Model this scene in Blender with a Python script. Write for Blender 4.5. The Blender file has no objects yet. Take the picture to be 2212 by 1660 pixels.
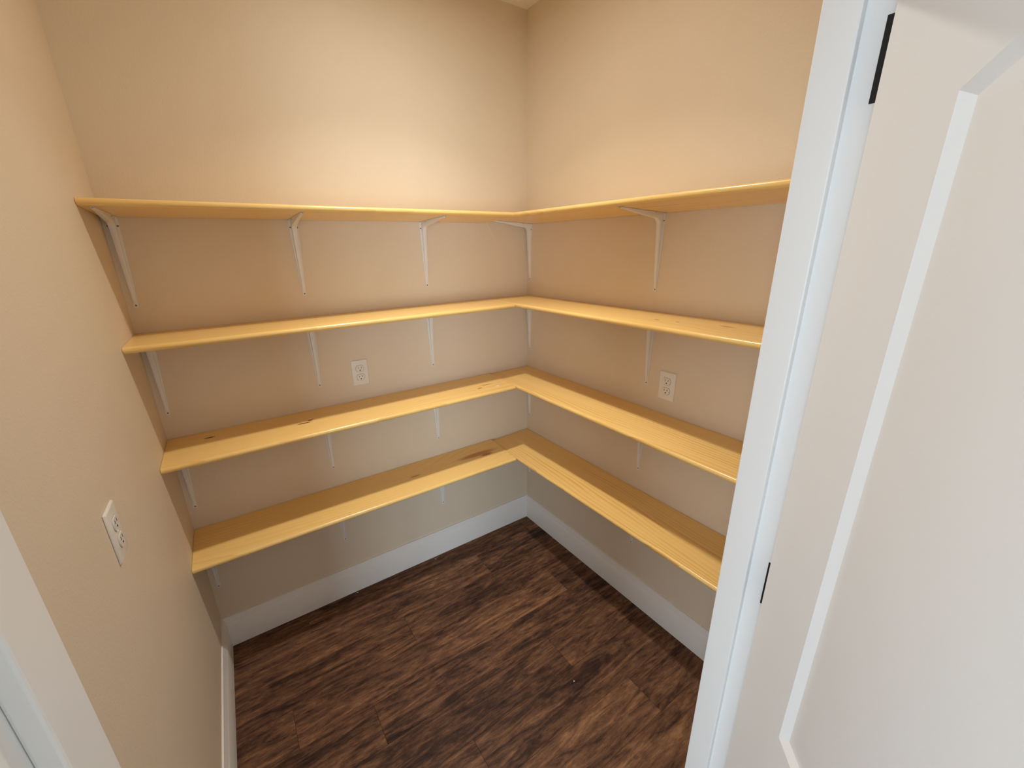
import bpy, bmesh, math, random
from mathutils import Vector, Matrix
random.seed(7)
S = bpy.context.scene
C = S.collection

# ------------------------------------------------------------------ camera, world, light, exposure
FPX = 899.923                                   # focal length in pixels of a 2212 px wide frame
CAM = Vector((-1.3454, -1.8275, 1.6346))
YAW, PITCH, ROLL = 0.5968, -0.3210, -0.0128
fw = Vector((math.sin(YAW) * math.cos(PITCH), math.cos(YAW) * math.cos(PITCH), math.sin(PITCH)))
rt = Vector((math.cos(YAW), -math.sin(YAW), 0))
up = rt.cross(fw)
r2 = rt * math.cos(ROLL) + up * math.sin(ROLL)
u2 = -rt * math.sin(ROLL) + up * math.cos(ROLL)
cd = bpy.data.cameras.new('camera'); cam = bpy.data.objects.new('camera', cd); C.objects.link(cam)
cd.sensor_fit = 'HORIZONTAL'; cd.sensor_width = 36.0; cd.lens = 36.0 * FPX / 2212.0
cd.clip_start = 0.02; cd.clip_end = 60
m = Matrix((r2, u2, -fw)).transposed().to_4x4(); m.translation = CAM
cam.matrix_world = m
S.camera = cam

W = bpy.data.worlds.new('sky'); S.world = W; W.use_nodes = True
W.node_tree.nodes['Background'].inputs[0].default_value = (0.62, 0.78, 1.0, 1)
W.node_tree.nodes['Background'].inputs[1].default_value = 1.0

def area(name, loc, target, sx, sy, power, color, shape='RECTANGLE', spread=180):
    l = bpy.data.lights.new(name, 'AREA'); l.shape = shape; l.size = sx; l.size_y = sy
    l.energy = power; l.color = color; l.spread = math.radians(spread)
    o = bpy.data.objects.new(name, l); C.objects.link(o); o.location = loc
    o.rotation_euler = (Vector(target) - Vector(loc)).to_track_quat('-Z', 'Y').to_euler()
    return o
# daylight falling through the window of the room behind the camera
WIN = (-3.9, -2.1, 0.12, 2.1)                    # x0 x1 z0 z1 of the window in the far wall
area('window_daylight', ((WIN[0] + WIN[1]) / 2, -5.42, (WIN[2] + WIN[3]) / 2), (-3.0, 0, (WIN[2] + WIN[3]) / 2), 1.8, 1.98, 165, (0.70, 0.87, 1.0))
# added fill on jamb and door, from a made-up window in the left wall
ADDED_WIN = (-3.60, -1.78, 0.15, 2.05)                # y0 y1 z0 z1
area('added_side_fill', (-4.82, (ADDED_WIN[0] + ADDED_WIN[1]) / 2, (ADDED_WIN[2] + ADDED_WIN[3]) / 2), (0, (ADDED_WIN[0] + ADDED_WIN[1]) / 2, (ADDED_WIN[2] + ADDED_WIN[3]) / 2), 1.82, 1.90, 92, (0.72, 0.87, 1.0))

S.cycles.max_bounces = 10; S.cycles.diffuse_bounces = 7; S.cycles.glossy_bounces = 4
S.view_settings.view_transform = 'Standard'; S.view_settings.look = 'None'
S.view_settings.exposure = 0.16; S.view_settings.gamma = 1.0
S.view_settings.use_curve_mapping = False

# ------------------------------------------------------------------ helpers
class MB:
    def __init__(s): s.v = []; s.f = []
    def add(s, vs, fs):
        b = len(s.v); s.v += [tuple(p) for p in vs]; s.f += [tuple(i + b for i in f) for f in fs]; return s
    def box(s, x0, x1, y0, y1, z0, z1):
        v = [(x, y, z) for z in (z0, z1) for y in (y0, y1) for x in (x0, x1)]
        return s.add(v, [(0, 2, 3, 1), (4, 5, 7, 6), (0, 1, 5, 4), (2, 6, 7, 3), (0, 4, 6, 2), (1, 3, 7, 5)])
    def prism(s, prof, a, b):
        """prof: list of points(2D) mapped by a(p) and b(p) to the two end rings"""
        n = len(prof); v = [a(p) for p in prof] + [b(p) for p in prof]
        f = [(i, (i + 1) % n, n + (i + 1) % n, n + i) for i in range(n)] + [tuple(range(n - 1, -1, -1)), tuple(range(n, 2 * n))]
        return s.add(v, f)
    def cyl(s, c, ax, r, h, n=12, r1=None):
        ax = Vector(ax).normalized(); t = ax.orthogonal().normalized(); b = ax.cross(t); c = Vector(c); r1 = r if r1 is None else r1
        v = [c + (t * math.cos(2 * math.pi * i / n) + b * math.sin(2 * math.pi * i / n)) * r for i in range(n)]
        v += [c + ax * h + (t * math.cos(2 * math.pi * i / n) + b * math.sin(2 * math.pi * i / n)) * r1 for i in range(n)]
        return s.add(v, [(i, (i + 1) % n, n + (i + 1) % n, n + i) for i in range(n)] + [tuple(range(n - 1, -1, -1)), tuple(range(n, 2 * n))])
    def mesh(s, name, mat, bevel=0, seg=2, smooth=False, ang=35):
        me = bpy.data.meshes.new(name); bm = bmesh.new()
        vs = [bm.verts.new(p) for p in s.v]
        for f in s.f:
            try: bm.faces.new([vs[i] for i in f])
            except ValueError: pass
        bmesh.ops.recalc_face_normals(bm, faces=bm.faces)
        if bevel:
            es = [e for e in bm.edges if len(e.link_faces) == 2 and e.calc_face_angle(0) > math.radians(ang)]
            bmesh.ops.bevel(bm, geom=es, offset=bevel, segments=seg, affect='EDGES', profile=0.5)
        bm.to_mesh(me); bm.free()
        if mat: me.materials.append(mat)
        if smooth:
            for p in me.polygons: p.use_smooth = True
            try: me.set_sharp_from_angle(angle=math.radians(ang))
            except Exception: pass
        return me
    def build(s, name, mat, parent=None, **k):
        return link(name, s.mesh(name, mat, **k), parent)
def link(name, me, parent=None):
    o = bpy.data.objects.new(name, me); C.objects.link(o)
    if parent: o.parent = parent
    return o
def tag(o, label, cat, group=None, kind=None):
    o['label'] = label; o['category'] = cat
    if group: o['group'] = group
    if kind: o['kind'] = kind
    return o
def empty(name, loc, rz=0):
    o = bpy.data.objects.new(name, None); C.objects.link(o); o.location = loc; o.rotation_euler = (0, 0, rz); o.empty_display_size = 0.05
    return o
def structure(o, label, cat): return tag(o, label, cat, kind='structure')

# ------------------------------------------------------------------ materials
def new_mat(name):
    ma = bpy.data.materials.new(name); ma.use_nodes = True
    nt = ma.node_tree; return ma, nt, nt.nodes['Principled BSDF']
def N(nt, t, **k):
    n = nt.nodes.new(t)
    for a, v in k.items(): setattr(n, a, v)
    return n
def mixrgb(nt, fac, a, b, mode='MIX'):
    n = nt.nodes.new('ShaderNodeMix'); n.data_type = 'RGBA'; n.blend_type = mode
    for sock, v in ((n.inputs[0], fac), (n.inputs[6], a), (n.inputs[7], b)):
        if hasattr(v, 'is_output'): nt.links.new(v, sock)
        else: sock.default_value = v if not isinstance(v, tuple) else (v + (1,) if len(v) == 3 else v)
    return n.outputs[2]
def math_n(nt, op, a, b=None, c=None):
    n = nt.nodes.new('ShaderNodeMath'); n.operation = op
    for i, v in enumerate((a, b, c)):
        if v is None: continue
        if hasattr(v, 'is_output'): nt.links.new(v, n.inputs[i])
        else: n.inputs[i].default_value = v
    return n.outputs[0]
def ramp(nt, fac, stops):
    n = nt.nodes.new('ShaderNodeValToRGB'); nt.links.new(fac, n.inputs[0])
    while len(n.color_ramp.elements) < len(stops): n.color_ramp.elements.new(0.5)
    for e, (p, c) in zip(n.color_ramp.elements, stops):
        e.position = p; e.color = c + (1,) if len(c) == 3 else c
    return n.outputs[0]
def noise(nt, vec, scale, detail=3, rough=0.55, dist=0.0):
    n = nt.nodes.new('ShaderNodeTexNoise'); n.inputs['Scale'].default_value = scale; n.inputs['Detail'].default_value = detail
    n.inputs['Roughness'].default_value = rough; n.inputs['Distortion'].default_value = dist
    nt.links.new(vec, n.inputs['Vector']); return n.outputs['Fac']
def bump(nt, bsdf, h, strength, dist):
    n = nt.nodes.new('ShaderNodeBump'); n.inputs['Strength'].default_value = strength; n.inputs['Distance'].default_value = dist
    nt.links.new(h, n.inputs['Height']); nt.links.new(n.outputs[0], bsdf.inputs['Normal'])
def vmap(nt, src, scale=(1, 1, 1), loc=(0, 0, 0)):
    n = nt.nodes.new('ShaderNodeMapping'); n.inputs['Scale'].default_value = scale; n.inputs['Location'].default_value = loc
    nt.links.new(src, n.inputs['Vector']); return n.outputs[0]
def paint(name, col, rough=0.6, peel=0.0, scale=260, dist=0.0006, spec=0.4):
    ma, nt, b = new_mat(name)
    b.inputs['Base Color'].default_value = col + (1,); b.inputs['Roughness'].default_value = rough
    b.inputs['Specular IOR Level'].default_value = spec
    if not peel: return ma
    tc = N(nt, 'ShaderNodeTexCoord')
    n1 = noise(nt, tc.outputs['Object'], 3.0, 1)
    c = mixrgb(nt, n1, tuple(x * 0.975 for x in col), tuple(min(1, x * 1.02) for x in col))
    nt.links.new(c, b.inputs['Base Color'])
    bump(nt, b, noise(nt, tc.outputs['Object'], scale, 1), peel, dist)
    return ma
WALL = paint('greige_wall_paint', (0.74, 0.640, 0.505), 0.55, 0.35, 190, 0.0012, 0.3)
CEIL = paint('ceiling_texture', (0.86, 0.84, 0.80), 0.9, 0.9, 90, 0.004, 0.1)
WHITE = paint('white_trim_paint', (0.82, 0.81, 0.79), 0.38, 0.0, 120, 0.0006, 0.45)
DOORM = paint('white_door_paint', (0.80, 0.785, 0.76), 0.42, 0.12, 160, 0.0006, 0.4)
STEEL = paint('white_coated_steel', (0.79, 0.78, 0.76), 0.35, 0.0, spec=0.5)
PLASTIC = paint('white_plastic', (0.80, 0.78, 0.74), 0.3, 0.0, spec=0.5)
DARKP = paint('dark_slot', (0.02, 0.017, 0.015), 0.6)
BLACK = paint('black_hinge_metal', (0.006, 0.006, 0.006), 0.45)
SCREW = paint('screw_metal', (0.16, 0.14, 0.12), 0.45)
CHIP = paint('white_chip', (0.82, 0.81, 0.78), 0.7)
OUTERW = paint('pale_outer_wall_paint', (0.74, 0.73, 0.72), 0.6, 0.0, 190, 0.0012, 0.3)

def pine(name, seed, knots=(), strong=0.5, warm=1.0, cath=1.0, freq=46.0):
    """clear-coated pine; boards are modelled with their grain along the local X axis"""
    ma, nt, b = new_mat(name)
    tc = N(nt, 'ShaderNodeTexCoord'); P = tc.outputs['Object']
    off = (seed * 3.17, seed * 1.31, seed * 0.77)
    wob = noise(nt, vmap(nt, P, (0.75 * cath, 3.2, 3.2), off), 1.0, 1.5, 0.45)
    wob2 = noise(nt, vmap(nt, P, (3.0, 20.0, 20.0), off), 1.0, 2, 0.5)
    sep = N(nt, 'ShaderNodeSeparateXYZ'); nt.links.new(vmap(nt, P, (1, 1, 1), off), sep.inputs[0])
    v = math_n(nt, 'ADD', math_n(nt, 'MULTIPLY', sep.outputs['Y'], freq), math_n(nt, 'MULTIPLY', wob, 15.0))
    v = math_n(nt, 'ADD', v, math_n(nt, 'MULTIPLY', wob2, 1.3))
    ring = math_n(nt, 'FRACT', v)
    amp = noise(nt, vmap(nt, P, (1.6, 16.0, 16.0), (off[0] + 5, off[1], off[2])), 1.0, 2, 0.5)
    amp = math_n(nt, 'MAXIMUM', math_n(nt, 'MULTIPLY', math_n(nt, 'SUBTRACT', amp, 0.32), 3.4), 0.08)
    late = math_n(nt, 'MULTIPLY', math_n(nt, 'POWER', ring, 3.0), math_n(nt, 'MINIMUM', amp, 1.0))                        # latewood: soft rise, sharp fall
    fib = noise(nt, vmap(nt, P, (6.0, 320.0, 320.0), off), 1.0, 3, 0.6)
    tone = noise(nt, vmap(nt, P, (0.7, 6.0, 6.0), off), 1.0, 2)
    light = (0.92 * warm, 0.68, 0.27); mid = (0.90 * warm, 0.60, 0.205); dark = (0.70, 0.36, 0.085)
    base = mixrgb(nt, tone, light, mid)
    c = mixrgb(nt, math_n(nt, 'MULTIPLY', late, strong), base, dark)
    c = mixrgb(nt, math_n(nt, 'MULTIPLY', fib, 0.22), c, (0.76, 0.46, 0.14))
    for (kx, ky, rx, ry, kc) in knots:
        dx = math_n(nt, 'DIVIDE', math_n(nt, 'SUBTRACT', sepo(nt, P, 'X'), kx), rx)
        dy = math_n(nt, 'DIVIDE', math_n(nt, 'SUBTRACT', sepo(nt, P, 'Y'), ky), ry)
        d = math_n(nt, 'SQRT', math_n(nt, 'ADD', math_n(nt, 'MULTIPLY', dx, dx), math_n(nt, 'MULTIPLY', dy, dy)))
        mask = math_n(nt, 'SUBTRACT', 1.0, math_n(nt, 'SMOOTH_MIN', d, 1.0, 0.25))
        mask = math_n(nt, 'MULTIPLY', mask, 2.2); mask = math_n(nt, 'MINIMUM', mask, 1.0)
        mask = math_n(nt, 'MAXIMUM', mask, 0.0)
        c = mixrgb(nt, mask, c, kc)
    nt.links.new(c, b.inputs['Base Color'])
    b.inputs['Roughness'].default_value = 0.27; b.inputs['Specular IOR Level'].default_value = 0.5
    b.inputs['Coat Weight'].default_value = 0.25; b.inputs['Coat Roughness'].default_value = 0.22
    bump(nt, b, math_n(nt, 'ADD', late, fib), 0.05, 0.0005)
    return ma
def sepo(nt, P, ax):
    n = N(nt, 'ShaderNodeSeparateXYZ'); nt.links.new(P, n.inputs[0]); return n.outputs[ax]

def plank_material():
    ma, nt, b = new_mat('dark_walnut_plank')
    tc = N(nt, 'ShaderNodeTexCoord'); oi = N(nt, 'ShaderNodeObjectInfo'); P = tc.outputs['Object']
    cmb = N(nt, 'ShaderNodeCombineXYZ')
    for i, k in enumerate((37.0, 91.0, 53.0)): nt.links.new(math_n(nt, 'MULTIPLY', oi.outputs['Random'], k), cmb.inputs[i])
    va = N(nt, 'ShaderNodeVectorMath'); va.operation = 'ADD'; nt.links.new(P, va.inputs[0]); nt.links.new(cmb.outputs[0], va.inputs[1])
    Q = va.outputs[0]
    a = noise(nt, vmap(nt, Q, (4.2, 30.0, 1.0)), 1.0, 6, 0.68, 1.2)          # long streaks
    f = noise(nt, vmap(nt, Q, (14.0, 80.0, 1.0)), 1.0, 4, 0.72, 0.5)         # short flecks
    g = noise(nt, vmap(nt, Q, (30.0, 55.0, 1.0)), 1.0, 3, 0.75)              # mottling
    big = noise(nt, vmap(nt, Q, (2.4, 6.0, 1.0)), 1.0, 2, 0.5)
    s = math_n(nt, 'ADD', math_n(nt, 'MULTIPLY', a, 0.46), math_n(nt, 'MULTIPLY', f, 0.22))
    s = math_n(nt, 'ADD', s, math_n(nt, 'MULTIPLY', g, 0.14))
    s = math_n(nt, 'ADD', s, math_n(nt, 'MULTIPLY', big, 0.18))
    s = math_n(nt, 'ADD', s, math_n(nt, 'MULTIPLY', math_n(nt, 'SUBTRACT', oi.outputs['Random'], 0.5), 0.05))
    c = ramp(nt, s, [(0.37, (0.017, 0.0085, 0.0068)), (0.44, (0.052, 0.024, 0.015)), (0.50, (0.118, 0.056, 0.031)),
                     (0.56, (0.200, 0.100, 0.052)), (0.65, (0.36, 0.19, 0.092))])
    nt.links.new(c, b.inputs['Base Color'])
    b.inputs['Roughness'].default_value = 0.6; b.inputs['Specular IOR Level'].default_value = 0.22
    bump(nt, b, s, 0.25, 0.0008)
    return ma
PLANK = plank_material()
SUB = paint('dark_subfloor', (0.03, 0.02, 0.015), 0.8)

def emis(name, col, strength):
    ma, nt, b = new_mat(name)
    b.inputs['Base Color'].default_value = (0.8, 0.8, 0.8, 1)
    b.inputs['Emission Color'].default_value = col + (1,); b.inputs['Emission Strength'].default_value = strength
    return ma
def glass_mat():
    ma, nt, b = new_mat('window_glass'); out = nt.nodes['Material Output']
    t = N(nt, 'ShaderNodeBsdfTransparent'); g = N(nt, 'ShaderNodeBsdfGlossy'); g.inputs['Roughness'].default_value = 0.02
    mx = N(nt, 'ShaderNodeMixShader'); mx.inputs[0].default_value = 0.06
    nt.links.new(t.outputs[0], mx.inputs[1]); nt.links.new(g.outputs[0], mx.inputs[2]); nt.links.new(mx.outputs[0], out.inputs[0])
    return ma
GLASS = glass_mat()

# ------------------------------------------------------------------ the pantry shell
L, GAM, BET = 1.6075, 0.0115, -0.0172           # length of the back wall, lean of the side walls in plan
HC = 2.6227                                     # ceiling
YI, YO = -1.5025, -1.6138                         # inner and outer face of the door wall
xl = lambda y: -L + GAM * y                     # left wall plane
xr = lambda y: BET * y                          # right wall plane
XJR, XJL = -0.6154, -1.4809                      # faces of the right and left jamb
HEAD = 1.976                                    # underside of the head jamb
def quadprism(pts, z0, z1):
    return MB().prism(pts, lambda p: (p[0], p[1], z0), lambda p: (p[0], p[1], z1))
T = 0.11
wb = quadprism([(xl(0) - T, 0), (xr(0) + T, 0), (xr(0) + T, T), (xl(0) - T, T)], -0.02, HC + .02).build('wall_back', WALL)
structure(wb, 'tan painted back wall behind the longer left run of shelves', 'wall')
wr = quadprism([(xr(0), 0), (xr(YI), YI), (xr(YI) + T, YI), (xr(0) + T, 0)], -0.02, HC + .02).build('wall_right', WALL)
structure(wr, 'tan painted wall behind the right run of shelves', 'wall')
wl = quadprism([(xl(0), 0), (xl(YI), YI), (xl(YI) - T, YI), (xl(0) - T, 0)], -0.02, HC + .02).build('wall_left', WALL)
structure(wl, 'tan painted side wall at the left with one outlet', 'wall')
b = MB()
b.add(*(lambda q: (q.v, q.f))(quadprism([(XJR + 0.019, YI), (xr(YI) + T, YI), (xr(YI) + T, YO), (XJR + 0.019, YO)], -0.02, HC + .02)))
b.add(*(lambda q: (q.v, q.f))(quadprism([(xl(YI) - T, YI), (XJL - 0.019, YI), (XJL - 0.019, YO), (xl(YI) - T, YO)], -0.02, HC + .02)))
b.box(XJL - 0.019, XJR + 0.019, YO, YI, HEAD + 0.019, HC + .02)
wf = b.build('wall_front', WALL); structure(wf, 'painted wall that holds the pantry doorway', 'wall')
# the room the camera stands in
RX0, RX1, RY = -4.6, 1.6, -5.2
b = MB(); b.box(RX0, xl(YI) - T, YO, YO + .1, -0.02, HC + .02); o = b.build('wall_hall_left', OUTERW); structure(o, 'outer room wall to the left of the pantry', 'wall')
b = MB(); b.box(xr(YI) + T, RX1, YO, YO + .1, -0.02, HC + .02); o = b.build('wall_hall_right', OUTERW); structure(o, 'outer room wall to the right of the pantry', 'wall')
b = MB(); b.box(RX0 - .1, RX0, RY - .1, ADDED_WIN[0], -0.02, HC + .02).box(RX0 - .1, RX0, ADDED_WIN[1], YO + .1, -0.02, HC + .02)
b.box(RX0 - .1, RX0, ADDED_WIN[0], ADDED_WIN[1], -0.02, ADDED_WIN[2]).box(RX0 - .1, RX0, ADDED_WIN[0], ADDED_WIN[1], ADDED_WIN[3], HC + .02)
o = b.build('wall_west', OUTERW); structure(o, 'far left side wall of the outer room', 'wall')
b = MB(); b.box(RX1, RX1 + .1, RY - .1, YO + .1, -0.02, HC + .02); o = b.build('wall_east', OUTERW); structure(o, 'far right side wall of the outer room', 'wall')
b = MB(); b.box(RX0, WIN[0], RY - .1, RY, -0.02, HC + .02).box(WIN[1], RX1, RY - .1, RY, -0.02, HC + .02)
b.box(WIN[0], WIN[1], RY - .1, RY, -0.02, WIN[2]).box(WIN[0], WIN[1], RY - .1, RY, WIN[3], HC + .02)
o = b.build('wall_south', OUTERW); structure(o, 'outer room wall with the window, behind the camera', 'wall')
wn = empty('window_1', ((WIN[0] + WIN[1]) / 2, RY - 0.05, WIN[2])); structure(wn, 'white framed window behind the camera', 'window')
hw, hh = (WIN[1] - WIN[0]) / 2, WIN[3] - WIN[2]
b = MB(); b.box(-hw, -hw + .05, -.03, .03, 0, hh).box(hw - .05, hw, -.03, .03, 0, hh).box(-hw, hw, -.03, .03, 0, .05).box(-hw, hw, -.03, .03, hh - .05, hh).box(-.02, .02, -.03, .03, 0, hh)
b.build('window_frame', WHITE, wn)
for sx in (-1, 1): MB().box(*( (-hw + .05, -.02) if sx < 0 else (.02, hw - .05)), -.003, .003, .05, hh - .05).build('pane', GLASS, wn)
wn = empty('added_window', (RX0 - 0.05, (ADDED_WIN[0] + ADDED_WIN[1]) / 2, ADDED_WIN[2])); structure(wn, 'added white framed side window of the outer room, lets fill light onto jamb and door', 'window')  # unseen window, put in so that daylight reaches the jamb and door
hw, hh = (ADDED_WIN[1] - ADDED_WIN[0]) / 2, ADDED_WIN[3] - ADDED_WIN[2]
b = MB(); b.box(-.03, .03, -hw, -hw + .04, 0, hh).box(-.03, .03, hw - .04, hw, 0, hh).box(-.03, .03, -hw, hw, 0, .04).box(-.03, .03, -hw, hw, hh - .04, hh)
b.build('window_frame', WHITE, wn)
MB().box(-.003, .003, -hw + .04, hw - .04, .04, hh - .04).build('pane', GLASS, wn)
b = MB(); b.box(RX0 - .1, RX1 + .1, RY - .1, T, HC, HC + 0.06); o = b.build('ceiling', CEIL); structure(o, 'white textured ceiling', 'ceiling')

# floor with separate planks
fl = MB().box(RX0 - .1, RX1 + .1, RY - .1, T, -0.06, -0.0085).build('floor', SUB); structure(fl, 'dark brown wood plank floor', 'floor')
PW, PL_ = 0.157, 1.22
plank_me = {}
def plank(x0, x1, y0, y1):
    ln, wd = round(x1 - x0, 4), round(y1 - y0, 4)
    if (ln, wd) not in plank_me:
        plank_me[(ln, wd)] = MB().box(-ln / 2 + .0003, ln / 2 - .0003, -wd / 2 + .0003, wd / 2 - .0003, -0.008, 0).mesh('plank', PLANK, bevel=0.0006, seg=1)
    o = link('plank', plank_me[(ln, wd)], fl); o.location = ((x0 + x1) / 2, (y0 + y1) / 2, 0)
known = {0: -0.45, 1: -0.93, 2: -0.20, 3: -1.165, 4: -0.453, 5: -0.914, -1: -1.30, 6: -0.30, 7: -1.05}
y1 = -0.141 + PW; k = -1
while y1 > RY:
    y0 = max(y1 - PW, RY); yt = min(y1, T)
    j = known.get(k, -0.2 - random.random() * 1.1)
    xs = [j]
    lo = (xl(0) - 0.05) if yt > YO + 0.05 else RX0
    hi = 0.08 if yt > YO + 0.05 else RX1
    if yt <= YO + 0.05 or True:
        while xs[0] > lo: xs.insert(0, xs[0] - PL_)
        while xs[-1] < hi: xs.append(xs[-1] + PL_)
    for p, q in zip(xs[:-1], xs[1:]):
        a_, c_ = max(p, lo), min(q, hi)
        if c_ - a_ > 0.03: plank(a_, c_, y0, yt)
    y1 = y0; k += 1

# baseboards
HB, TB = 0.1476, 0.0145
PROF = [(0, 0), (TB, 0), (TB, .112), (TB - .002, .117), (TB - .0035, .121), (TB - .0045, .127), (TB - .0065, .135), (TB - .0085, .141), (TB - .009, HB), (0, HB)]
def base(name, p0, p1, nrm, label, m0=0.0, m1=0.0):
    """profile swept from p0 to p1; nrm points into the room; m0/m1 mitre per unit of depth"""
    p0, p1, nrm = Vector(p0), Vector(p1), Vector(nrm); d = (p1 - p0).normalized()
    def at(p, mm): return lambda q: (p.x + nrm.x * q[0] + d.x * q[0] * mm, p.y + nrm.y * q[0] + d.y * q[0] * mm, q[1])
    o = MB().prism(PROF, at(p0, m0), at(p1, -m1)).build(name, WHITE, smooth=True, ang=25); structure(o, label, 'baseboard'); return o
base('baseboard_back', (xl(0), 0), (0, 0), (0, -1), 'white baseboard along the back wall below the lowest long shelf', 1, 1)
base('baseboard_right', (0, 0), (xr(YI), YI), (-1, 0), 'white baseboard under the right run of shelves', 1, 1)
base('baseboard_left', (xl(0), 0), (xl(YI), YI), (1, 0), 'white baseboard along the bare left wall', 1, 1)
base('baseboard_front', (xr(YI), YI), (XJR + 0.012, YI), (0, 1), 'white baseboard inside beside the right jamb', 1, 0)

# ------------------------------------------------------------------ doorway
def jamb(name, x0, x1, stop, label):
    o = MB().box(min(x0, x1), max(x0, x1), YO, YI, 0, HEAD + .019).build(name, WHITE, bevel=.0012, seg=1); structure(o, label, 'door jamb')
    MB().box(min(x0, stop), max(x0, stop), -1.5512, YI - 0.0002, 0, HEAD).build('door_stop', WHITE, o, bevel=.002, seg=2)
    return o
jr = jamb('trim_1', XJR, XJR + .019, XJR - .012, 'white door jamb at the right carrying the black hinges')
jl = jamb('trim_2', XJL, XJL - .019, XJL + .012, 'white door jamb in the lower left corner')
o = MB().box(XJL, XJR, YO, YI, HEAD, HEAD + .019).build('trim_3', WHITE, bevel=.0012, seg=1); structure(o, 'white head jamb over the pantry doorway', 'door jamb')
MB().box(XJL, XJR, -1.5512, YI - .0002, HEAD - .012, HEAD).build('door_stop', WHITE, o, bevel=.002)
# casings on the outer face of the door wall
CW = 0.058
def casing(name, x0, x1, z0, z1, ya, yb, label):
    o = MB().box(x0, x1, min(ya, yb), max(ya, yb), z0, z1).build(name, WHITE, bevel=.004, seg=2); structure(o, label, 'door casing')
casing('trim_4', XJR + .006, XJR + .006 + CW, 0, HEAD + .006, YO, YO - .014, 'white casing outside right of the doorway behind the door')
casing('trim_5', XJL - .006 - CW, XJL - .006, 0, HEAD + .006, YO, YO - .014, 'white casing outside left of the doorway')
casing('trim_6', XJL - .006 - CW, XJR + .006 + CW, HEAD + .006, HEAD + .006 + CW, YO, YO - .014, 'white casing across the top outside the doorway')

# door: local x runs from the hinge edge to the free edge, local y = 0 is the face towards the stop, z up
DW, DH, DT = 0.858, 1.962, 0.035
OPEN = math.radians(45)
PIV = Vector((XJR - .001, YO - .005))
# closed: hinge edge at PIV.x - .002, room-side face at YO + .035; x local = world -x
door = empty('door_1', (PIV.x, PIV.y, 0.008), math.pi + OPEN)
structure(door, 'white moulded panel door with arched top standing open at the right', 'door')
# rotated by 180 degrees: local +x -> world -x, local +y -> world -y ; stop-side face lies at local y = -(DT+.005)
Y0, Y1 = -(DT + .005), -.005
EX = 0.0025
def panel_outline(o, x0, x1, z0, zs, za, n=24):
    """closed outline inset by o; segmental arch from zs at the sides to za in the middle (za==zs: straight)"""
    xa, xb = x0 + o, x1 - o; pts = [(xa, z0 + o), (xb, z0 + o)]
    if za - zs < 1e-4:
        for i in range(n + 1): pts.append((xb + (xa - xb) * i / n, zs - o))
    else:
        c = (x1 - x0) / 2; h = za - zs; R = (c * c + h * h) / (2 * h); xc = (x0 + x1) / 2; zc = za - R; Ro = R - o
        for i in range(n + 1):
            x = xb + (xa - xb) * i / n; pts.append((x, zc + math.sqrt(max(Ro * Ro - (x - xc) ** 2, 0))))
    return pts
ST = 0.1365                                     # stile width
PX0, PX1 = EX + ST, EX + DW - ST
UP = (0.873, 1.759, 1.832); LOWP = (0.235, 0.70, 0.70)
RINGS = [(0, 0), (.001, .0006), (.0138, .0074), (.0155, .0076), (.036, .0035)]
def door_face(b, yface, sgn):
    n = 24
    A = panel_outline(0, PX0, PX1, *UP, n=n); B_ = panel_outline(0, PX0, PX1, *LOWP, n=n)
    Y = lambda q: (q[0], yface, q[1])
    def quad(a, c, d, e): b.add([Y(a), Y(c), Y(d), Y(e)], [(0, 1, 2, 3)])
    x0, x1 = EX, EX + DW
    quad((x0, 0), (PX0, 0), (PX0, DH), (x0, DH)); quad((PX1, 0), (x1, 0), (x1, DH), (PX1, DH))
    quad((PX0, 0), (PX1, 0), (PX1, LOWP[0]), (PX0, LOWP[0])); quad((PX0, LOWP[1]), (PX1, LOWP[1]), (PX1, UP[0]), (PX0, UP[0]))
    arc = A[2:]
    for p, q in zip(arc[:-1], arc[1:]): quad(p, q, (q[0], DH), (p[0], DH))
def panel_mesh(spec, yface, sgn):
    b = MB(); prev = None
    for (o_, dp) in RINGS:
        ring = [(p[0], yface + sgn * dp, p[1]) for p in panel_outline(o_, PX0, PX1, *spec)]
        s0 = len(b.v); b.v += ring; n = len(ring)
        if prev is not None:
            for i in range(n): b.f.append((prev + i, prev + (i + 1) % n, s0 + (i + 1) % n, s0 + i))
        prev = s0
    b.f.append(tuple(range(prev, prev + n)))
    return b
b = MB(); door_face(b, Y0, 1); door_face(b, Y1, -1)
x0, x1 = EX, EX + DW
b.add([(x0, Y0, 0), (x0, Y1, 0), (x0, Y1, DH), (x0, Y0, DH)], [(0, 1, 2, 3)]); b.add([(x1, Y0, 0), (x1, Y1, 0), (x1, Y1, DH), (x1, Y0, DH)], [(0, 1, 2, 3)])
b.add([(x0, Y0, 0), (x1, Y0, 0), (x1, Y1, 0), (x0, Y1, 0)], [(0, 1, 2, 3)]); b.add([(x0, Y0, DH), (x1, Y0, DH), (x1, Y1, DH), (x0, Y1, DH)], [(0, 1, 2, 3)])
b.build('door_slab', DOORM, door)
for sp, nm in ((UP, 'arched_panel'), (LOWP, 'lower_panel')):
    panel_mesh(sp, Y0, 1).build(nm, DOORM, door, smooth=True, ang=20)
    panel_mesh(sp, Y1, -1).build(nm, DOORM, door, smooth=True, ang=20)
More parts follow.
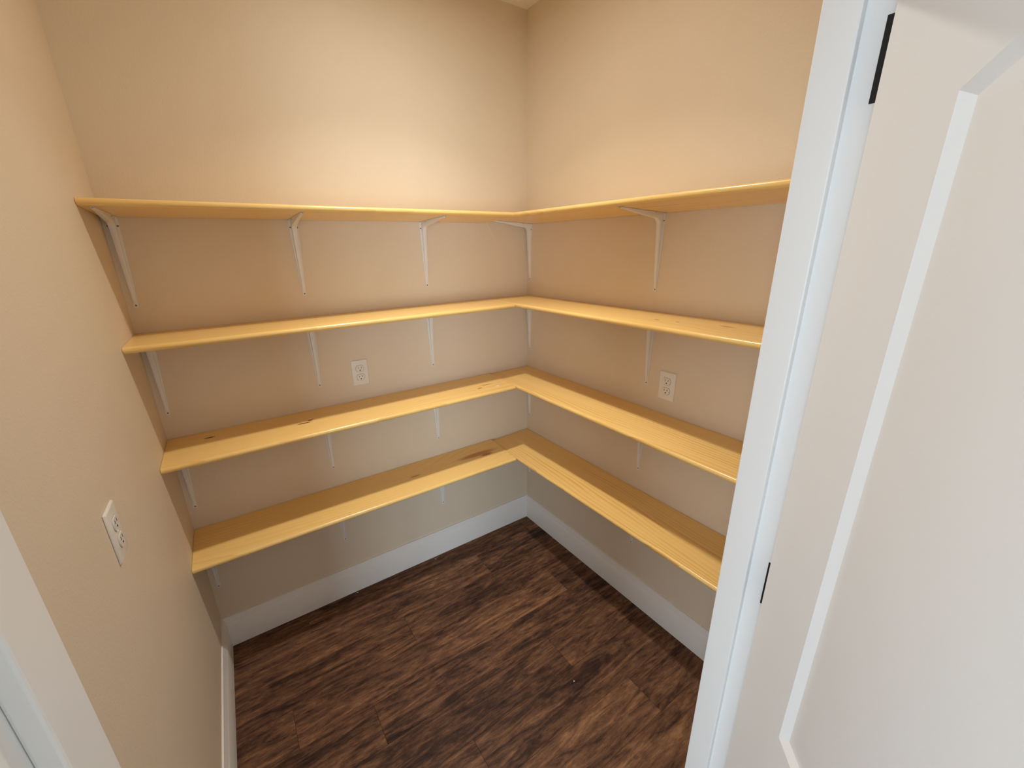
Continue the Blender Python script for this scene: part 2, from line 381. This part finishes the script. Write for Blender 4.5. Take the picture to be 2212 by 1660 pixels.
for zc, ld in ((1.8476 - .008, .0432), (1.035 - .008, .0395), (0.24 - .008, .0395)):
    h = MB().cyl((0, 0, zc - .0465), (0, 0, 1), .0055, .093, 12).build('hinge', BLACK, door)
    h['label'] = 'black hinge'
    MB().box(.0006, .0024, Y0 + .003, -.001, zc - .0465, zc + .0465).build('door_leaf', BLACK, h)
    # leaf on the jamb, held in world position
    ca, sa = math.cos(-OPEN), math.sin(-OPEN)
    q = []
    for (x, y) in ((-.0012, -.001), (.0006, -.001), (.0006, -ld), (-.0012, -ld)): q.append((x * ca - y * sa, x * sa + y * ca))
    MB().prism(q, lambda p: (p[0], p[1], zc - .0465), lambda p: (p[0], p[1], zc + .0465)).build('jamb_leaf', BLACK, h)
kn = MB().cyl((EX + DW - .06, Y0, 0.93), (0, -1, 0), .032, .006, 20).cyl((EX + DW - .06, Y0 - .006, 0.93), (0, -1, 0), .011, .03, 14).cyl((EX + DW - .06, Y0 - .034, 0.93), (0, -1, 0), .02, .006, 20, .027).cyl((EX + DW - .06, Y0 - .04, 0.93), (0, -1, 0), .027, .018, 20, .02).build('door_knob', BLACK, door, smooth=True)
kn['label'] = 'black door knob'

# ------------------------------------------------------------------ recessed ceiling light in the pantry
LX, LY = -0.745, -0.70
lamp = empty('recessed_ceiling_light', (LX, LY, HC)); tag(lamp, 'round recessed ceiling light over the pantry floor', 'ceiling light')
b = MB(); n = 32; ring = [(.058, -.001), (.062, -.006), (.082, -.008), (.09, -.003), (.09, 0), (.058, 0)]
for i in range(n):
    a = 2 * math.pi * i / n; b.v += [(r * math.cos(a), r * math.sin(a), z) for r, z in ring]
mm = len(ring)
for i in range(n):
    for j in range(mm): b.f.append((i * mm + j, i * mm + (j + 1) % mm, ((i + 1) % n) * mm + (j + 1) % mm, ((i + 1) % n) * mm + j))
b.build('trim_ring', WHITE, lamp, smooth=True)
MB().cyl((0, 0, -.0005), (0, 0, -1), .058, .001, 32).build('lens', emis('lamp_lens', (1, .82, .56), 6.0), lamp)
for pw, sp in ((4.8, 176), (3.4, 108), (1.3, 62)):        # wide glow and the downward beam of the same lens
    la = area('lamp_light', (0, 0, -.004), (0, 0, -1), .08, .08, pw, (1.0, .945, .86), 'DISK', sp); la.parent = lamp

# ------------------------------------------------------------------ shelves
TH, D = 0.019, 0.2513
#        back height, front lift, lift of the far left end, lift of the far right end, right back shift, front drop
LEV = [dict(z=1.7569, f=.0136, el=-.005, er=.004, bk=-.001), dict(z=1.3822, f=-.0005, el=-.010, er=.009, bk=0),
       dict(z=.9899, f=-.0044, el=-.004, er=.003, bk=0), dict(z=.6023, f=-.0093, el=-.002, er=.001, bk=0)]
NOSE = []
for i in range(9):
    a = -math.pi / 2 + math.pi * i / 8
    NOSE.append((D - .0085 + .0085 * math.cos(a), -TH / 2 + TH / 2 * math.sin(a)))
SECT = [(0.002, 0)] + [(0.002, -TH)] + NOSE    # (depth from wall, height relative to the top)
names = ['top', 'second', 'third', 'lowest']
kdark = (0.10, 0.04, 0.012); kbrown = (0.45, 0.20, 0.05)
knotsA = {2: [(-1.481, -.067, .020, .007, kdark), (-1.175, -.129, .030, .006, kdark), (-1.150, -.112, .012, .007, kdark), (-.41, -.175, .016, .006, kbrown), (-.36, -.15, .045, .004, kbrown)],
          3: [(-.40, -.105, .13, .022, (0.56, .25, .06)), (-.36, -.13, .04, .012, (0.45, .18, .05)), (-.75, -.12, .03, .005, kbrown)], 1: [(-1.07, -.10, .004, .004, kbrown)]}
knotsB = {1: [(.93, -.15, .012, .006, kbrown), (1.0, -.135, .008, .005, kbrown), (1.15, -.10, .03, .01, (.62, .34, .08))]}
def zfun(lv, side, u):                          # extra height of the board's end
    return lv['el'] * u if side == 'A' else lv['er'] * u
for i, lv in enumerate(LEV):
    # left run: along the back wall, from the left wall to the butt joint
    xe = -D - 0.0015
    def endA(x, u):
        return lambda q: ((xl(-q[0]) + .001 if x is None else x), -q[0], q[1] + lv['el'] * u + lv['f'] * q[0] / D)
    o = MB().prism(SECT, endA(None, 1), endA(xe, 0)).build('shelf_board', pine('pine_left_%d' % i, 3.3 + i * 2.7, knots=knotsA.get(i, ()), strong=(.38, .42, .40, .36)[i], cath=(1, .9, .8, 1)[i]), smooth=True, ang=30)
    o.location.z = lv['z']
    tag(o, ['top pine shelf board along the back wall, its underside showing', 'second pine shelf board from the top, left run along the back wall',
            'third pine shelf board on the back wall, knots at its left end', 'lowest pine shelf board along the back wall above the baseboard'][i], 'shelf', 'pine shelf boards on the back wall')
    # right run: local x runs from the corner towards the door, local y from the wall into the room (negative)
    o = MB()
    LB = -YI - .003
    def endB(x, u): return lambda q: (x, -q[0], q[1] + lv['er'] * u + (lv['bk'] * (1 - q[0] / D) + lv['f'] * q[0] / D))
    o.prism(SECT, endB(0.002, 0), endB(LB, 1))
    o = o.build('shelf_board', pine('pine_right_%d' % i, 9.1 + i * 3.9, knots=knotsB.get(i, ()), strong=(.5, .5, .95, 1.0)[i], cath=(1, 1, 1.2, 1.2)[i], freq=(46, 46, 64, 70)[i]), smooth=True, ang=30)
    # local +x -> world -y, local -y -> world -x
    o.rotation_euler = (0, 0, -math.pi / 2 - math.atan(BET) * 0)
    o.rotation_euler.z = -math.pi / 2 + math.atan(-BET)
    o.location = (0, 0, lv['z'])
    tag(o, ['top pine shelf board on the right wall, highest of the right run', 'second pine shelf board from the top on the right wall',
            'third pine shelf board on the right wall, below the outlet', 'lowest pine shelf board on the right wall, strongly grained'][i], 'shelf', 'pine shelf boards on the right wall')

# ------------------------------------------------------------------ brackets
# local: x out from the wall, z down from the shelf underside, y sideways
AH, AS = 0.276, 0.236
def rib_profile():
    pts = [(.0015, -.0015), (.0015, -.262), (.0045, -.262), (.008, -.235), (.0165, -.075), (.0175, -.055)]
    cx, cz, r = .0175 + .024, -.043, .024
    for i in range(1, 7):
        a = math.pi - (math.pi / 2) * i / 6
        pts.append((cx + r * math.cos(a), cz + r * math.sin(a)))
    pts += [(.075, -.0175), (.19, -.0065), (.222, -.0045), (.222, -.0015)]
    return pts
def bracket_meshes(slope):
    sh = lambda p: (p[0], p[1], p[2] + slope * p[0])
    ms = []
    b = MB(); prof = [(-.0135, 0), (.0135, 0), (.016, -.004), (.016, -.03), (.0058, -AH + .004), (.0040, -AH), (-.0040, -AH), (-.0058, -AH + .004), (-.016, -.03), (-.016, -.004)]
    b.prism(prof, lambda p: (0.0003, p[0], p[1]), lambda p: (.0018, p[0], p[1])); ms.append(('wall_arm', b.mesh('wall_arm', STEEL)))
    b = MB(); prof = [(.001, -.016), (.03, -.015), (AS - .004, -.0052), (AS, -.003), (AS, .003), (AS - .004, .0052), (.03, .015), (.001, .016)]
    b.prism(prof, lambda p: sh((p[0], p[1], -.0004)), lambda p: sh((p[0], p[1], -.0019))); ms.append(('shelf_arm', b.mesh('shelf_arm', STEEL)))
    b = MB(); rp = rib_profile()
    def hw(p): d = max(p[0], -p[1]); return .0092 - (.0092 - .0042) * min(1, d / .25)
    hi = lambda s: (lambda p: sh((p[0], s * hw(p), p[1])))
    b.prism(rp, hi(-1), hi(1)); ms.append(('rib', b.mesh('rib', STEEL, bevel=.0014, seg=2, smooth=True, ang=40)))
    sc = []
    for (z, y) in ((-.026, .0118), (-.026, -.0118), (-.269, 0)):
        sc.append(MB().cyl((.0018, y, z), (1, 0, 0), .0029, .0012, 8, .0018).mesh('screw', SCREW))
    for (x, y) in ((.05, .0112), (.05, -.0112), (.229, 0)):
        sc.append(MB().cyl(sh((x, y, -.0019)), (0, 0, -1), .0027, .0012, 8, .0016).mesh('screw', SCREW))
    ms += [('screw', q) for q in sc]
    return ms
whichA = ['near the left wall', 'in the middle of the back wall', 'on the back wall near the corner']
whichB = ['tucked into the room corner', 'midway along the right wall']
lvl = ['under the top shelf', 'under the second shelf', 'under the third shelf', 'under the lowest shelf']
for i, lv in enumerate(LEV):
    msA = bracket_meshes(lv['f'] / D); msB = bracket_meshes((lv['f'] - lv['bk']) / D)
    for j, x in enumerate((-1.584, -1.079, -0.565)):
        u = (x - (-D)) / (-L + D)
        br = empty('shelf_bracket', (x, 0, lv['z'] - TH - .0004 + lv['el'] * u), -math.pi / 2)
        for nm, me in msA: link(nm, me, br)
        tag(br, 'white steel bracket %s, %s' % (lvl[i], whichA[j]), 'shelf bracket', 'white shelf brackets')
    for j, y in enumerate((-0.027, -0.802)):
        br = empty('shelf_bracket', (xr(y), y, lv['z'] - TH - .0004 + lv['bk'] + lv['er'] * (-y / 1.5)), math.pi + math.atan(-BET))
        for nm, me in msB: link(nm, me, br)
        tag(br, 'white steel bracket %s, %s' % (lvl[i], whichB[j]), 'shelf bracket', 'white shelf brackets')

# ------------------------------------------------------------------ outlets (local: x out of the wall, y sideways, z up)
plate_b = MB()
for (hw_, hh_, x) in ((.035, .057, .0003), (.035, .057, .003), (.0325, .0545, .0058)):
    plate_b.v += [(x, -hw_, -hh_), (x, hw_, -hh_), (x, hw_, hh_), (x, -hw_, hh_)]
for r in range(2):
    for i in range(4): plate_b.f.append((r * 4 + i, r * 4 + (i + 1) % 4, r * 4 + 4 + (i + 1) % 4, r * 4 + 4 + i))
plate_b.f += [(3, 2, 1, 0), (8, 9, 10, 11)]
plate_me = plate_b.mesh('cover_plate', PLASTIC, bevel=.0012, seg=2, smooth=True, ang=25)
rp = []
for i in range(28):
    a = 2 * math.pi * i / 28; rp.append((.0172 * math.cos(a), max(-.0138, min(.0138, .0172 * math.sin(a)))))
rec_me = MB().prism(rp, lambda p: (.004, p[0], p[1]), lambda p: (.0079, p[0] * .97, p[1] * .97)).mesh('receptacle', PLASTIC)
rim_me = MB().prism([(p[0] * 1.06, p[1] * 1.07) for p in rp], lambda p: (.0050, p[0], p[1]), lambda p: (.00600, p[0], p[1])).mesh('gap', paint('gap_shadow_plastic', (.35, .32, .28), .6))
slot1 = MB().box(.0072, .0083, -.0009, .0009, -.0038, .0038).mesh('slot', DARKP)
hole_me = MB().cyl((.0072, 0, 0), (1, 0, 0), .0026, .0011, 12).mesh('ground_hole', DARKP)
pscr = MB().cyl((.0055, 0, 0), (1, 0, 0), .0030, .0012, 12, .0024).mesh('screw', PLASTIC)
def outlet(loc, rz, label):
    t = empty('wall_outlet', loc, rz); tag(t, label, 'outlet', 'white duplex outlets')
    link('cover_plate', plate_me, t)
    for s in (1, -1):
        r = link('receptacle', rec_me, t); r.location = (0, 0, s * .0195)
        g = link('gap', rim_me, r)
        for y in (-.0064, .0064):
            q = link('slot', slot1, r); q.location = (0, y, .0042)
        q = link('ground_hole', hole_me, r); q.location = (0, 0, -.0070)
    link('screw', pscr, t)
    return t
outlet((-0.9105, 0, 1.113), -math.pi / 2, 'white duplex outlet on the back wall between second and third shelf')
outlet((xr(-.8988), -.8988, 1.1086), math.pi + math.atan(-BET), 'white duplex outlet on the right wall above the third shelf')
outlet((xl(-.785), -.785, 1.093), math.atan(-GAM), 'white duplex outlet on the bare left wall, seen edge on')

# ------------------------------------------------------------------ crumbs
def chip(loc, r, label, flat=.35):
    b = MB(); n = 7
    rr = [r * random.uniform(.75, 1.2) for _ in range(n)]
    for zz, k in ((0, 1), (r * flat * .6, .9), (r * flat, .45)):
        b.v += [(rr[i] * k * math.cos(2 * math.pi * i / n), rr[i] * k * math.sin(2 * math.pi * i / n), zz) for i in range(n)]
    for q in range(2):
        for i in range(n): b.f.append((q * n + i, q * n + (i + 1) % n, q * n + n + (i + 1) % n, q * n + n + i))
    b.f += [tuple(range(n - 1, -1, -1)), tuple(range(2 * n, 3 * n))]
    o = b.build('paint_chip', CHIP, smooth=True); o.location = loc
    tag(o, label, 'crumb', 'white crumbs'); return o
c = chip((-.324, -.200, LEV[2]['z'] - .0033), .0085, 'white dab on the third shelf board by the corner joint', .3); c.scale = (1.4, .75, 1)
c = chip((-.649, -.032, 0), .003, 'tiny white crumb on the dark floor below the middle of the back wall')
c = chip((-1.068, -.024, 0), .0035, 'white crumb on the floor by the back baseboard, further left one')
c.scale = (1.6, .7, 1)
chip((-.487, -.973, 0), .0028, 'tiny white crumb out on the open plank floor')
